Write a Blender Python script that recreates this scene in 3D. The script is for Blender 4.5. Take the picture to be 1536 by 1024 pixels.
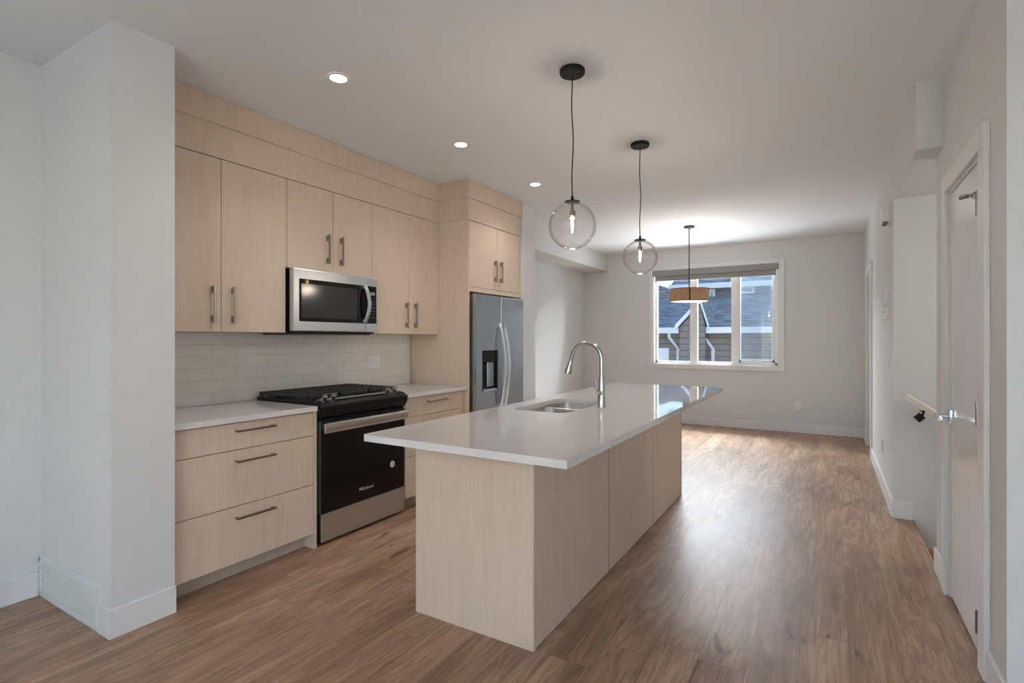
import bpy, bmesh, math, random
from mathutils import Vector, Matrix
random.seed(7)
PI = math.pi
S = bpy.context.scene
C = S.collection
for o in list(bpy.data.objects): bpy.data.objects.remove(o)

# ---------------------------------------------------------------- camera
H = 1.315
cam = bpy.data.cameras.new('camera'); co = bpy.data.objects.new('camera', cam); C.objects.link(co)
co.location = (0, 0, H); co.rotation_euler = (math.radians(90), 0, math.radians(30.95))
cam.sensor_width = 36; cam.lens = 791.6/1536*36; cam.shift_y = -4.1/1536; cam.clip_start = .05; cam.clip_end = 300
S.camera = co
S.view_settings.view_transform = 'Standard'; S.view_settings.look = 'None'
S.view_settings.exposure = 1.3; S.view_settings.gamma = 1; S.view_settings.use_curve_mapping = False

# ---------------------------------------------------------------- world and large lights
W = bpy.data.worlds.new('sky'); S.world = W; W.use_nodes = True
wn = W.node_tree.nodes; wl = W.node_tree.links
bg = wn['Background']
sky = wn.new('ShaderNodeTexSky'); sky.sky_type = 'NISHITA'; sky.sun_disc = False
sky.sun_elevation = math.radians(38); sky.sun_rotation = math.radians(160); sky.air_density = 1.0; sky.dust_density = .1; sky.ozone_density = 3.5
wl.new(sky.outputs[0], bg.inputs[0]); bg.inputs[1].default_value = .1

def area(name, loc, rot, sx, sy, power, col=(1, 1, 1)):
    l = bpy.data.lights.new(name, 'AREA'); l.shape = 'RECTANGLE'; l.size = sx; l.size_y = sy; l.energy = power; l.color = col
    o = bpy.data.objects.new(name, l); C.objects.link(o); o.location = loc; o.rotation_euler = rot
    return o
# daylight through the living room windows behind the camera, and over the far window
area('daylight_back_window', (-.5, -2.24, 1.12), (math.radians(92), 0, math.radians(180)), 2.3, 2.0, 560, (.91, .96, 1))
area('daylight_side_window', (2.93, -.5, 1.45), (math.radians(90), 0, math.radians(90)), 2.0, 1.8, 8, (.91, .96, 1))
area('daylight_far_window', (-1.5, 9.35, 3.05), (math.radians(-58), 0, 0), 2.6, 1.3, 420, (.91, .96, 1))
area('daylight_ground_bounce', (-1.5, 9.3, .1), (math.radians(-118), 0, 0), 2.8, 1.2, 130, (.93, .97, 1))

CEIL = 2.72
sl = bpy.data.lights.new('stairwell_fill', 'POINT'); sl.energy = 10; sl.shadow_soft_size = .15; sl.color = (1, .96, .92)  # added fill lamp without a fixture, brightens the stair wall
so_ = bpy.data.objects.new('stairwell_fill', sl); C.objects.link(so_); so_.location = (2.2, 4.15, 1.7)
YF = 8.42

# ---------------------------------------------------------------- materials
MATS = {}
def mat(name, col=(.8, .8, .8), rough=.5, metal=0, spec=.5, emis=None, estr=0, coat=0):
    m = bpy.data.materials.new(name); m.use_nodes = True
    b = m.node_tree.nodes['Principled BSDF']
    b.inputs['Base Color'].default_value = (*col, 1); b.inputs['Roughness'].default_value = rough
    b.inputs['Metallic'].default_value = metal; b.inputs['Specular IOR Level'].default_value = spec
    b.inputs['Coat Weight'].default_value = coat
    if emis: b.inputs['Emission Color'].default_value = (*emis, 1); b.inputs['Emission Strength'].default_value = estr
    MATS[name] = m
    return m
def nt(m): return m.node_tree.nodes, m.node_tree.links, m.node_tree.nodes['Principled BSDF']
def noise_bump(m, scale=(60, 60, 60), strength=.05, dist=.002, detail=4, coord='Object'):
    n, l, b = nt(m)
    tc = n.new('ShaderNodeTexCoord'); mp = n.new('ShaderNodeMapping'); mp.inputs['Scale'].default_value = scale
    no = n.new('ShaderNodeTexNoise'); no.inputs['Detail'].default_value = detail; no.inputs['Scale'].default_value = 1
    bu = n.new('ShaderNodeBump'); bu.inputs['Strength'].default_value = strength; bu.inputs['Distance'].default_value = dist
    l.new(tc.outputs[coord], mp.inputs[0]); l.new(mp.outputs[0], no.inputs['Vector']); l.new(no.outputs['Fac'], bu.inputs['Height']); l.new(bu.outputs[0], b.inputs['Normal'])
    return no
def noise_color(m, c1, c2, scale=(5, 5, 5), detail=3, lo=.35, hi=.65, distort=0):
    n, l, b = nt(m)
    tc = n.new('ShaderNodeTexCoord'); mp = n.new('ShaderNodeMapping'); mp.inputs['Scale'].default_value = scale
    no = n.new('ShaderNodeTexNoise'); no.inputs['Detail'].default_value = detail; no.inputs['Scale'].default_value = 1; no.inputs['Distortion'].default_value = distort
    r = n.new('ShaderNodeValToRGB'); r.color_ramp.elements[0].position = lo; r.color_ramp.elements[1].position = hi
    r.color_ramp.elements[0].color = (*c1, 1); r.color_ramp.elements[1].color = (*c2, 1)
    l.new(tc.outputs['Object'], mp.inputs[0]); l.new(mp.outputs[0], no.inputs['Vector']); l.new(no.outputs['Fac'], r.inputs[0]); l.new(r.outputs[0], b.inputs['Base Color'])
    return no, r

wallm = mat('wall_paint', (.685, .69, .69), .55); noise_bump(wallm, (180,)*3, .06, .001)
ceilm = mat('ceiling_paint', (.80, .835, .86), .8); noise_bump(ceilm, (120,)*3, .1, .002)
trimm = mat('trim_paint', (.76, .765, .765), .35); noise_bump(trimm, (40,)*3, .02, .001)
doorm = mat('door_paint', (.78, .785, .785), .16); noise_bump(doorm, (6, 6, 3), .05, .004)
woodm = mat('cabinet_laminate', (.6, .5, .42), .45, spec=.35)
def cabwood(m, c1, c2):
    n, l, b = nt(m)
    no, r = noise_color(m, c1, c2, (210, 210, 5), 5, .3, .7, .2)
    # broad soft streaks over the fine grain
    tc = n.new('ShaderNodeTexCoord'); mp = n.new('ShaderNodeMapping'); mp.inputs['Scale'].default_value = (16, 16, .8)
    n2 = n.new('ShaderNodeTexNoise'); n2.inputs['Scale'].default_value = 1; n2.inputs['Detail'].default_value = 3
    mx = n.new('ShaderNodeMixRGB'); mx.blend_type = 'MULTIPLY'; mx.inputs[0].default_value = .25
    r2 = n.new('ShaderNodeValToRGB'); r2.color_ramp.elements[0].position = .35; r2.color_ramp.elements[1].position = .6
    r2.color_ramp.elements[0].color = (.86, .84, .82, 1); r2.color_ramp.elements[1].color = (1, 1, 1, 1)
    l.new(tc.outputs['Object'], mp.inputs[0]); l.new(mp.outputs[0], n2.inputs['Vector']); l.new(n2.outputs['Fac'], r2.inputs[0])
    l.new(r.outputs[0], mx.inputs[1]); l.new(r2.outputs[0], mx.inputs[2]); l.new(mx.outputs[0], b.inputs['Base Color'])
    bu = n.new('ShaderNodeBump'); bu.inputs['Strength'].default_value = .08; bu.inputs['Distance'].default_value = .001
    l.new(no.outputs['Fac'], bu.inputs['Height']); l.new(bu.outputs[0], b.inputs['Normal'])
cabwood(woodm, (.61, .485, .38), (.685, .56, .45))
quartz = mat('quartz', (.74, .71, .68), .035, spec=.5)
noise_color(quartz, (.655, .635, .62), (.685, .665, .65), (120,)*3, 2, .3, .7)
steel = mat('stainless_steel', (.45, .49, .54), .26, 1); noise_bump(steel, (4, 4, 500), .03, .0005)
steelh = mat('stainless_brushed_sideways', (.60, .64, .67), .3, 1); noise_bump(steelh, (4, 4, 600), .04, .0005)
sinkm = mat('sink_steel', (.74, .72, .70), .36, 1); noise_bump(sinkm, (4, 400, 4), .03, .0005)
chrome = mat('brushed_nickel', (.50, .50, .50), .2, 1); noise_bump(chrome, (200, 200, 200), .01, .0003)
chromeb = mat('polished_chrome', (.80, .90, 1.0), .14, 1); noise_bump(chromeb, (30,)*3, .01, .0003)
pullm = mat('satin_nickel_pull', (.36, .315, .285), .24, 1); noise_bump(pullm, (300, 300, 300), .02, .0003)
blackm = mat('black_enamel', (.008, .008, .009), .2, spec=.3); noise_bump(blackm, (50,)*3, .01, .0005)
glassb = mat('black_glass', (.006, .006, .007), .05, spec=.35); noise_bump(glassb, (8,)*3, .01, .0005)
mwglass = mat('microwave_window_mesh', (.035, .035, .035), .12); noise_bump(mwglass, (1500,)*3, .05, .0003)
irom = mat('cast_iron', (.02, .02, .02), .55); noise_bump(irom, (200,)*3, .2, .001)
blackmetal = mat('black_metal', (.008, .008, .008), .45, spec=.25); noise_bump(blackmetal, (60,)*3, .02, .0005)
darkm = mat('dark_plastic', (.03, .03, .032), .4); noise_bump(darkm, (200,)*3, .02, .0005)
plastic = mat('white_plastic', (.8, .8, .79), .3); noise_bump(plastic, (60,)*3, .02, .0005)
slotm = mat('socket_slot', (.1, .1, .1), .5); noise_bump(slotm, (60,)*3, .02, .0005)
blindm = mat('blind_cassette', (.27, .265, .26), .45); noise_bump(blindm, (10, 300, 300), .04, .0005)
blindf = mat('blind_fabric', (.36, .35, .34), .8); noise_bump(blindf, (800, 800, 800), .3, .001)
vinyl = mat('window_vinyl', (.86, .86, .85), .3); noise_bump(vinyl, (60,)*3, .02, .0005)
stickm = mat('sticker_paper', (.75, .75, .75), .5); noise_bump(stickm, (60,)*3, .02, .0005)
greyink = mat('grey_ink', (.3, .3, .3), .5); noise_bump(greyink, (60,)*3, .02, .0005)
logom = mat('logo_silver', (.8, .8, .8), .3, .6); noise_bump(logom, (60,)*3, .02, .0005)
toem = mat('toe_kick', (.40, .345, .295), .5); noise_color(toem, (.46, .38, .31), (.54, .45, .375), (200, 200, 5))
lens = mat('downlight_lens', (1, 1, 1), .5, emis=(1, .93, .84), estr=14)
lampw = mat('lamp_diffuser', (.9, .85, .8), .5, emis=(1, .84, .72), estr=.55)
filam = mat('filament', (1, .9, .7), .5, emis=(1, .68, .38), estr=26)
shade = mat('drum_fabric', (.42, .24, .12), .8); noise_color(shade, (.24, .145, .085), (.36, .225, .13), (400, 400, 60), 3); 
n_, l_, b_ = nt(shade); b_.inputs['Emission Color'].default_value = (.70, .38, .2, 1); b_.inputs['Emission Strength'].default_value = .06

def glass_mat(name, tint, refl=.06, edge=None, rough=.01, diff=0, dcol=(.5, .5, .5)):
    m = bpy.data.materials.new(name); m.use_nodes = True
    n = m.node_tree.nodes; l = m.node_tree.links; n.clear()
    out = n.new('ShaderNodeOutputMaterial'); tr = n.new('ShaderNodeBsdfTransparent'); gl = n.new('ShaderNodeBsdfGlossy'); gl.inputs['Roughness'].default_value = rough
    fr = n.new('ShaderNodeLayerWeight'); fr.inputs['Blend'].default_value = .12
    mx = n.new('ShaderNodeMixShader')
    ml = n.new('ShaderNodeMath'); ml.operation = 'MULTIPLY_ADD'; ml.inputs[1].default_value = .8; ml.inputs[2].default_value = refl
    l.new(fr.outputs['Fresnel'], ml.inputs[0])
    if edge:
        lw = n.new('ShaderNodeLayerWeight'); lw.inputs['Blend'].default_value = .35
        rp = n.new('ShaderNodeValToRGB'); rp.color_ramp.elements[0].color = (*tint, 1); rp.color_ramp.elements[1].color = (*edge, 1)
        rp.color_ramp.elements[0].position = .3; rp.color_ramp.elements[1].position = .95
        l.new(lw.outputs['Facing'], rp.inputs[0]); l.new(rp.outputs[0], tr.inputs[0])
        ml.inputs[1].default_value = .35
    else: tr.inputs[0].default_value = (*tint, 1)
    l.new(ml.outputs[0], mx.inputs[0])
    last = tr
    if diff:
        df = n.new('ShaderNodeBsdfDiffuse'); df.inputs[0].default_value = (*dcol, 1)
        m2 = n.new('ShaderNodeMixShader'); m2.inputs[0].default_value = diff; l.new(tr.outputs[0], m2.inputs[1]); l.new(df.outputs[0], m2.inputs[2]); last = m2
    l.new(last.outputs[0], mx.inputs[1]); l.new(gl.outputs[0], mx.inputs[2]); l.new(mx.outputs[0], out.inputs[0])
    MATS[name] = m
    return m
globem = glass_mat('smoked_globe_glass', (.99, .985, .98), .03, (.975, .97, .965))
winm = glass_mat('window_glass', (.97, .98, .98), .03)
screenm = glass_mat('insect_screen', (.86, .89, .92), 0, None, .3, .14, (.42, .47, .54))
bulbm = glass_mat('bulb_glass', (.98, .96, .93), .02)

# oak floor planks running along y
floorm = mat('oak_floor', (.3, .2, .14), .36, spec=.5)
def make_floor():
    n, l, b = nt(floorm)
    geo = n.new('ShaderNodeNewGeometry'); sep = n.new('ShaderNodeSeparateXYZ'); l.new(geo.outputs['Position'], sep.inputs[0])
    cmb = n.new('ShaderNodeCombineXYZ')
    ax = n.new('ShaderNodeMath'); ax.operation = 'ADD'; ax.inputs[1].default_value = .178*120 - .43 + .178*3
    l.new(sep.outputs['X'], ax.inputs[0]); ay = n.new('ShaderNodeMath'); ay.operation = 'ADD'; ay.inputs[1].default_value = 30.35
    l.new(sep.outputs['Y'], ay.inputs[0])
    def M(op, a, v=None):
        q = n.new('ShaderNodeMath'); q.operation = op; l.new(a, q.inputs[0])
        if v is not None: q.inputs[1].default_value = v
        return q.outputs[0]
    h = M('FRACT', M('MULTIPLY', M('SINE', M('MULTIPLY', M('FLOOR', M('DIVIDE', ax.outputs[0], .178)), 12.9898)), 43.758))
    off = M('MULTIPLY', h, 1.42); a2 = n.new('ShaderNodeMath'); a2.operation = 'ADD'; l.new(ay.outputs[0], a2.inputs[0]); l.new(off, a2.inputs[1]); ay = a2; l.new(ay.outputs[0], cmb.inputs['X']); l.new(ax.outputs[0], cmb.inputs['Y'])
    br = n.new('ShaderNodeTexBrick'); br.offset = 0; br.squash = 1
    br.inputs['Scale'].default_value = 1; br.inputs['Brick Width'].default_value = 1.42; br.inputs['Row Height'].default_value = .178
    br.inputs['Mortar Size'].default_value = .0013; br.inputs['Mortar Smooth'].default_value = .3; br.inputs['Bias'].default_value = 0
    br.inputs['Color1'].default_value = (0, 0, 0, 1); br.inputs['Color2'].default_value = (1, 1, 1, 1); br.inputs['Mortar'].default_value = (.5, .5, .5, 1)
    l.new(cmb.outputs[0], br.inputs['Vector'])
    sc = n.new('ShaderNodeMath'); sc.operation = 'MULTIPLY'; sc.inputs[1].default_value = 37.0; l.new(br.outputs['Color'], sc.inputs[0])
    def noise(scale, detail=4, dist=0, rough=.55):
        mp = n.new('ShaderNodeMapping'); mp.inputs['Scale'].default_value = scale; l.new(geo.outputs['Position'], mp.inputs[0])
        no = n.new('ShaderNodeTexNoise'); no.noise_dimensions = '4D'; no.inputs['Scale'].default_value = 1; no.inputs['Detail'].default_value = detail
        no.inputs['Distortion'].default_value = dist; no.inputs['Roughness'].default_value = rough
        l.new(mp.outputs[0], no.inputs['Vector']); l.new(sc.outputs[0], no.inputs['W']); return no
    def ramp(src, stops):
        r = n.new('ShaderNodeValToRGB'); e = r.color_ramp.elements
        while len(e) < len(stops): e.new(.5)
        for k, (p, c) in enumerate(stops): e[k].position = p; e[k].color = (*c, 1)
        l.new(src, r.inputs[0]); return r
    def mul(a, c, f=1.0):
        mx = n.new('ShaderNodeMixRGB'); mx.blend_type = 'MULTIPLY'; mx.inputs[0].default_value = f; l.new(a, mx.inputs[1]); l.new(c, mx.inputs[2]); return mx.outputs[0]
    broad = noise((5, 1.0, 1), 4, 1.2)
    base = ramp(broad.outputs['Fac'], [(.30, (.25, .142, .088)), (.5, (.395, .248, .160)), (.70, (.51, .345, .235))])
    tone = ramp(br.outputs['Color'], [(0, (.88, .87, .87)), (.5, (.97, .96, .95)), (1, (1.07, 1.05, 1.03))])
    # cathedral grain: rings from a warped field
    cath = noise((6.5, .8, 1), 3, .5, .55)
    ring = n.new('ShaderNodeMath'); ring.operation = 'MULTIPLY'; ring.inputs[1].default_value = 62; l.new(cath.outputs['Fac'], ring.inputs[0])
    sn = n.new('ShaderNodeMath'); sn.operation = 'SINE'; l.new(ring.outputs[0], sn.inputs[0])
    rr = ramp(sn.outputs[0], [(0, (.70, .67, .65)), (.4, (1, 1, 1)), (1, (1, 1, 1))]); 
    fine = noise((110, 4, 1), 6, .6, .65)
    fr = ramp(fine.outputs['Fac'], [(.32, (.46, .41, .38)), (.51, (1, 1, 1))])
    knot = noise((9, 2.2, 1), 3, 1.0, .55)
    kr = ramp(knot.outputs['Fac'], [(.30, (.34, .27, .23)), (.365, (1, 1, 1))])
    c = mul(base.outputs[0], tone.outputs[0]); c = mul(c, rr.outputs[0], .6); c = mul(c, fr.outputs[0], .75); c = mul(c, kr.outputs[0], .9)
    seam = ramp(br.outputs['Fac'], [(0, (1, 1, 1)), (1, (.42, .36, .32))]); c = mul(c, seam.outputs[0])
    l.new(c, b.inputs['Base Color'])
    ad = n.new('ShaderNodeMath'); ad.operation = 'MULTIPLY_ADD'; ad.inputs[1].default_value = 2.2; l.new(fine.outputs['Fac'], ad.inputs[0]); ad.inputs[2].default_value = 0
    sb = n.new('ShaderNodeMath'); sb.operation = 'MULTIPLY_ADD'; sb.inputs[1].default_value = -3; l.new(br.outputs['Fac'], sb.inputs[0]); l.new(ad.outputs[0], sb.inputs[2])
    bu = n.new('ShaderNodeBump'); bu.inputs['Strength'].default_value = .3; bu.inputs['Distance'].default_value = .0012
    l.new(sb.outputs[0], bu.inputs['Height']); l.new(bu.outputs[0], b.inputs['Normal'])
    ro = n.new('ShaderNodeMath'); ro.operation = 'MULTIPLY_ADD'; ro.inputs[1].default_value = .15; ro.inputs[2].default_value = .31; l.new(broad.outputs['Fac'], ro.inputs[0]); l.new(ro.outputs[0], b.inputs['Roughness'])
make_floor()

tilem = mat('subway_tile', (.7, .66, .6), .16)
def make_tile():
    n, l, b = nt(tilem)
    geo = n.new('ShaderNodeNewGeometry'); sep = n.new('ShaderNodeSeparateXYZ'); l.new(geo.outputs['Position'], sep.inputs[0])
    cmb = n.new('ShaderNodeCombineXYZ'); l.new(sep.outputs['Y'], cmb.inputs['X'])
    z = n.new('ShaderNodeMath'); z.operation = 'SUBTRACT'; z.inputs[1].default_value = .895; l.new(sep.outputs['Z'], z.inputs[0]); l.new(z.outputs[0], cmb.inputs['Y'])
    br = n.new('ShaderNodeTexBrick'); br.offset = .5; br.inputs['Scale'].default_value = 1; br.inputs['Brick Width'].default_value = .153; br.inputs['Row Height'].default_value = .0767
    br.inputs['Mortar Size'].default_value = .0016; br.inputs['Mortar Smooth'].default_value = .4
    br.inputs['Color1'].default_value = (.76, .72, .67, 1); br.inputs['Color2'].default_value = (.80, .76, .71, 1); br.inputs['Mortar'].default_value = (.64, .60, .55, 1)
    l.new(cmb.outputs[0], br.inputs['Vector']); l.new(br.outputs['Color'], b.inputs['Base Color'])
    inv = n.new('ShaderNodeMath'); inv.operation = 'SUBTRACT'; inv.inputs[0].default_value = 1; l.new(br.outputs['Fac'], inv.inputs[1])
    bu = n.new('ShaderNodeBump'); bu.inputs['Strength'].default_value = .5; bu.inputs['Distance'].default_value = .002
    l.new(inv.outputs[0], bu.inputs['Height']); l.new(bu.outputs[0], b.inputs['Normal'])
make_tile()

def striped(name, c1, c2, pitch, axis='Z', rough=.7, bump=.6):
    m = mat(name, c1, rough); n, l, b = nt(m)
    geo = n.new('ShaderNodeNewGeometry'); sep = n.new('ShaderNodeSeparateXYZ'); l.new(geo.outputs['Position'], sep.inputs[0])
    dv = n.new('ShaderNodeMath'); dv.operation = 'DIVIDE'; dv.inputs[1].default_value = pitch; l.new(sep.outputs[axis], dv.inputs[0])
    f = n.new('ShaderNodeMath'); f.operation = 'FRACT'; l.new(dv.outputs[0], f.inputs[0])
    r = n.new('ShaderNodeValToRGB'); e = r.color_ramp.elements; e[0].position = 0; e[0].color = (*c2, 1); e[1].position = .22; e[1].color = (*c1, 1)
    no = n.new('ShaderNodeTexNoise'); no.inputs['Scale'].default_value = 3; l.new(geo.outputs['Position'], no.inputs['Vector'])
    mx = n.new('ShaderNodeMixRGB'); mx.blend_type = 'MULTIPLY'; mx.inputs[0].default_value = .4
    l.new(f.outputs[0], r.inputs[0]); l.new(r.outputs[0], mx.inputs[1]); l.new(no.outputs['Fac'], mx.inputs[2]); l.new(mx.outputs[0], b.inputs['Base Color'])
    bu = n.new('ShaderNodeBump'); bu.inputs['Strength'].default_value = bump; bu.inputs['Distance'].default_value = .02
    l.new(f.outputs[0], bu.inputs['Height']); l.new(bu.outputs[0], b.inputs['Normal'])
    return m
siding = striped('brown_siding', (.30, .265, .25), (.06, .055, .055), .19)
sidingb = striped('blue_grey_siding', (.22, .26, .31), (.14, .17, .2), .17)
shingle = mat('grey_shingles', (.2, .22, .25), .9)
def make_shingle():
    n, l, b = nt(shingle); geo = n.new('ShaderNodeNewGeometry'); mp = n.new('ShaderNodeMapping'); mp.inputs['Scale'].default_value = (1.5, 5, 9)
    l.new(geo.outputs['Position'], mp.inputs[0]); no = n.new('ShaderNodeTexNoise'); no.inputs['Scale'].default_value = 1.6; no.inputs['Detail'].default_value = 5; l.new(mp.outputs[0], no.inputs['Vector'])
    r = n.new('ShaderNodeValToRGB'); e = r.color_ramp.elements; e[0].position = .38; e[0].color = (.2, .205, .21, 1); e[1].position = .6; e[1].color = (.46, .465, .47, 1)
    l.new(no.outputs['Fac'], r.inputs[0]); l.new(r.outputs[0], b.inputs['Base Color'])
make_shingle()
gutm = mat('white_gutter', (.78, .8, .83), .4); noise_bump(gutm, (5,)*3, .02, .001)
extglass = mat('house_window_glass', (.30, .40, .46), .08); noise_bump(extglass, (3,)*3, .02, .001)
groundm = mat('gravel', (.3, .29, .28), .9); noise_color(groundm, (.2, .2, .19), (.38, .37, .35), (30,)*3)
registerm = mat('tan_register', (.33, .24, .17), .5); noise_bump(registerm, (60,)*3, .02, .001)

# ---------------------------------------------------------------- mesh helpers
class Part:
    pass
def bx(bm, x0, x1, y0, y1, z0, z1, bev=0, seg=2):
    t = bmesh.new(); bmesh.ops.create_cube(t, size=1)
    for v in t.verts:
        v.co = Vector(((x0+x1)/2+v.co.x*(x1-x0), (y0+y1)/2+v.co.y*(y1-y0), (z0+z1)/2+v.co.z*(z1-z0)))
    if bev: bmesh.ops.bevel(t, geom=t.edges[:], offset=bev, segments=seg, affect='EDGES', profile=.5)
    merge(bm, t)
def merge(bm, t):
    me = bpy.data.meshes.new('t'); t.to_mesh(me); t.free(); bm.from_mesh(me); bpy.data.meshes.remove(me)
def tube(bm, pts, rad, n=12, caps=True):
    pts = [Vector(p) for p in pts]; rads = rad if isinstance(rad, (list, tuple)) else [rad]*len(pts)
    rings = []; prev = None
    for i, p in enumerate(pts):
        d = (pts[min(i+1, len(pts)-1)]-pts[max(i-1, 0)]).normalized()
        if prev is None:
            a = Vector((0, 0, 1)) if abs(d.z) < .9 else Vector((1, 0, 0)); u = d.cross(a).normalized()
        else: u = (prev-d*prev.dot(d)).normalized()
        prev = u; w = d.cross(u)
        rings.append([bm.verts.new(p+(u*math.cos(2*PI*k/n)+w*math.sin(2*PI*k/n))*rads[i]) for k in range(n)])
    for a, b in zip(rings, rings[1:]):
        for k in range(n): bm.faces.new((a[k], a[(k+1) % n], b[(k+1) % n], b[k]))
    if caps: bm.faces.new(rings[0][::-1]); bm.faces.new(rings[-1])
def lathe(bm, prof, cx, cy, cz=0, n=48, axis='z', close=False):
    rings = []
    for r, z in prof:
        ring = []
        for k in range(n):
            a = 2*PI*k/n; p = (r*math.cos(a), r*math.sin(a), z)
            if axis == 'x': p = (z, p[0], p[1])
            if axis == 'y': p = (p[0], z, p[1])
            ring.append(bm.verts.new((cx+p[0], cy+p[1], cz+p[2])))
        rings.append(ring)
    if close: rings.append(rings[0])
    for a, b in zip(rings, rings[1:]):
        for k in range(n): bm.faces.new((a[k], a[(k+1) % n], b[(k+1) % n], b[k]))
    if not close:
        if prof[0][0] > 1e-5: bm.faces.new(rings[0][::-1])
        if prof[-1][0] > 1e-5: bm.faces.new(rings[-1])
    bmesh.ops.remove_doubles(bm, verts=bm.verts[:], dist=1e-6)
def prism(bm, poly, axis, a, b):
    """extrude a 2d polygon between a and b along an axis; poly is in the two remaining axes in order"""
    def P(p, t):
        return {'x': (t, p[0], p[1]), 'y': (p[0], t, p[1]), 'z': (p[0], p[1], t)}[axis]
    va = [bm.verts.new(P(p, a)) for p in poly]; vb = [bm.verts.new(P(p, b)) for p in poly]
    bm.faces.new(va); bm.faces.new(vb[::-1]); k = len(poly)
    for i in range(k): bm.faces.new((va[i], vb[i], vb[(i+1) % k], va[(i+1) % k]))
def rootloc(o):
    while o.parent: o = o.parent
    return Vector(o.get('_l', (0, 0, 0)))
def obj(name, bm, m, parent=None, smooth=False, label=None, at=None):
    bmesh.ops.recalc_face_normals(bm, faces=bm.faces[:])
    me = bpy.data.meshes.new(name)
    off = rootloc(parent) if parent else (Vector(at) if at else Vector((0, 0, 0)))
    if off.length: bmesh.ops.translate(bm, verts=bm.verts[:], vec=-off)
    bm.to_mesh(me); bm.free()
    if smooth:
        for p in me.polygons: p.use_smooth = True
        try: me.set_sharp_from_angle(angle=math.radians(35))
        except Exception: pass
    me.materials.append(m)
    o = bpy.data.objects.new(name, me); C.objects.link(o)
    if parent: o.parent = parent
    elif at: o.location = at; o['_l'] = list(at)
    if label: o['label'] = label
    return o
def thing(name, label, cat, loc=(0, 0, 0), group=None):
    o = bpy.data.objects.new(name, None); C.objects.link(o); o.empty_display_size = .1
    o.location = loc; o['_l'] = list(loc); o['label'] = label; o['category'] = cat
    if group: o['group'] = group
    return o
def tag(o, label, cat, group=None):
    o['label'] = label; o['category'] = cat
    if group: o['group'] = group
    return o
def struct(name, bm, m, parent=None, label=None):
    o = obj(name, bm, m, parent)
    if not parent: o['kind'] = 'structure'
    if label: o['label'] = label
    return o
def B(*boxes, bev=0):
    bm = bmesh.new()
    for b in boxes: bx(bm, *b[:6], b[6] if len(b) > 6 else bev)
    return bm
def dup(root, loc, label=None, group=None):
    r = root.copy(); C.objects.link(r); r.location = loc
    if label: r['label'] = label
    if group: r['group'] = group
    for ch in list(root.children):
        c = ch.copy(); C.objects.link(c); c.parent = r
        for g in ch.children:
            d = g.copy(); C.objects.link(d); d.parent = c
    return r
def text_mesh(s, size, depth=.0006):
    cu = bpy.data.curves.new('lettering', 'FONT'); cu.body = s; cu.size = size; cu.extrude = depth; cu.align_x = 'CENTER'; cu.align_y = 'CENTER'
    o = bpy.data.objects.new('lettering', cu); C.objects.link(o)
    bpy.context.view_layer.update()
    me = bpy.data.meshes.new_from_object(o.evaluated_get(bpy.context.evaluated_depsgraph_get()))
    bm = bmesh.new(); bm.from_mesh(me); bpy.data.objects.remove(o); bpy.data.meshes.remove(me)
    return bm
def text_on_x(s, size, x, y, z):
    """lettering on a face whose normal is +x, reading towards +y"""
    bm = text_mesh(s, size)
    for v in bm.verts:
        a, b, c = v.co; v.co = Vector((x+c, y+a, z+b))
    return bm

# ---------------------------------------------------------------- the room shell
XR = .41; XD = .53
bm = B((-3.75, XD, -2.4, YF+.15, -.12, 0), (XD, 3.1, -2.4, 3.78, -.12, 0))
struct('floor', bm, floorm, label='brown oak plank floor')
struct('ceiling', B((-3.75, 3.1, -2.4, YF+.15, CEIL, CEIL+.1)), ceilm, label='flat white ceiling')
struct('wall_left', B((-3.68, -3.48, -2.4, 1.085, 0, CEIL)), wallm)
struct('wall_pillar', B((-3.68, -2.705, 1.085, 1.347, 0, CEIL)), wallm, label='white stub wall at the near end of the kitchen cabinets')
struct('wall_kitchen', B((-3.68, -3.40, 1.347, 4.715, 0, CEIL)), wallm)
struct('wall_refrigerator', B((-3.68, -2.70, 4.715, 4.99, 0, CEIL)), wallm, label='white stub wall beside the refrigerator')
struct('wall_dining', B((-3.75, -3.6, 4.99, YF, 0, CEIL)), wallm)
struct('wall_bulkhead', B((-3.6, -3.17, 4.99, YF, 2.44, CEIL)), wallm, label='white bulkhead below the ceiling at the dining wall')
# far wall around the window
wx0, wx1, wz0, wz1 = -2.405, -.615, .92, 2.395
struct('wall_far', B((-3.75, wx0, YF, YF+.15, 0, CEIL), (wx1, XR+.15, YF, YF+.15, 0, CEIL), (wx0, wx1, YF, YF+.15, 0, wz0), (wx0, wx1, YF, YF+.15, wz1, CEIL)), wallm)
# right wall with a door opening
d2a, d2b, d2h = 7.0, 7.83, 2.08
struct('wall_right', B((XR, XR+.15, 4.78, d2a, 0, CEIL), (XR, XR+.15, d2b, YF, 0, CEIL), (XR, XR+.15, d2a, d2b, d2h, CEIL)), wallm)
struct('wall_stair', B((XR+.15, 3.1, 4.78, 4.93, -2.6, CEIL), (XR, XR+.15, 4.78, 4.93, -2.6, -.12), (XD+.001, XR+.15, 4.78, 4.93, -.12, 0)), wallm, label='white wall beside the stairs')
struct('wall_header', B((XR, 3.0, 3.61, 4.78, 2.345, CEIL)), wallm, label='white dropped header over the stair opening')
# closet wall with door
dya, dyb, dh = 2.765, 3.465, 2.065
struct('wall_closet', B((XD, XD+.12, 2.452, dya, 0, CEIL), (XD, XD+.12, dyb, 3.83, 0, CEIL), (XD, XD+.12, dya, dyb, dh, CEIL), (XD+.12, 3.1, 3.73, 3.83, -2.6, CEIL), (XD+.12, 3.1, 2.452, 2.572, 0, CEIL)), wallm)
struct('wall_stairwell', B((3.0, 3.1, 3.83, 4.78, -2.6, CEIL)), wallm)
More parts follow.
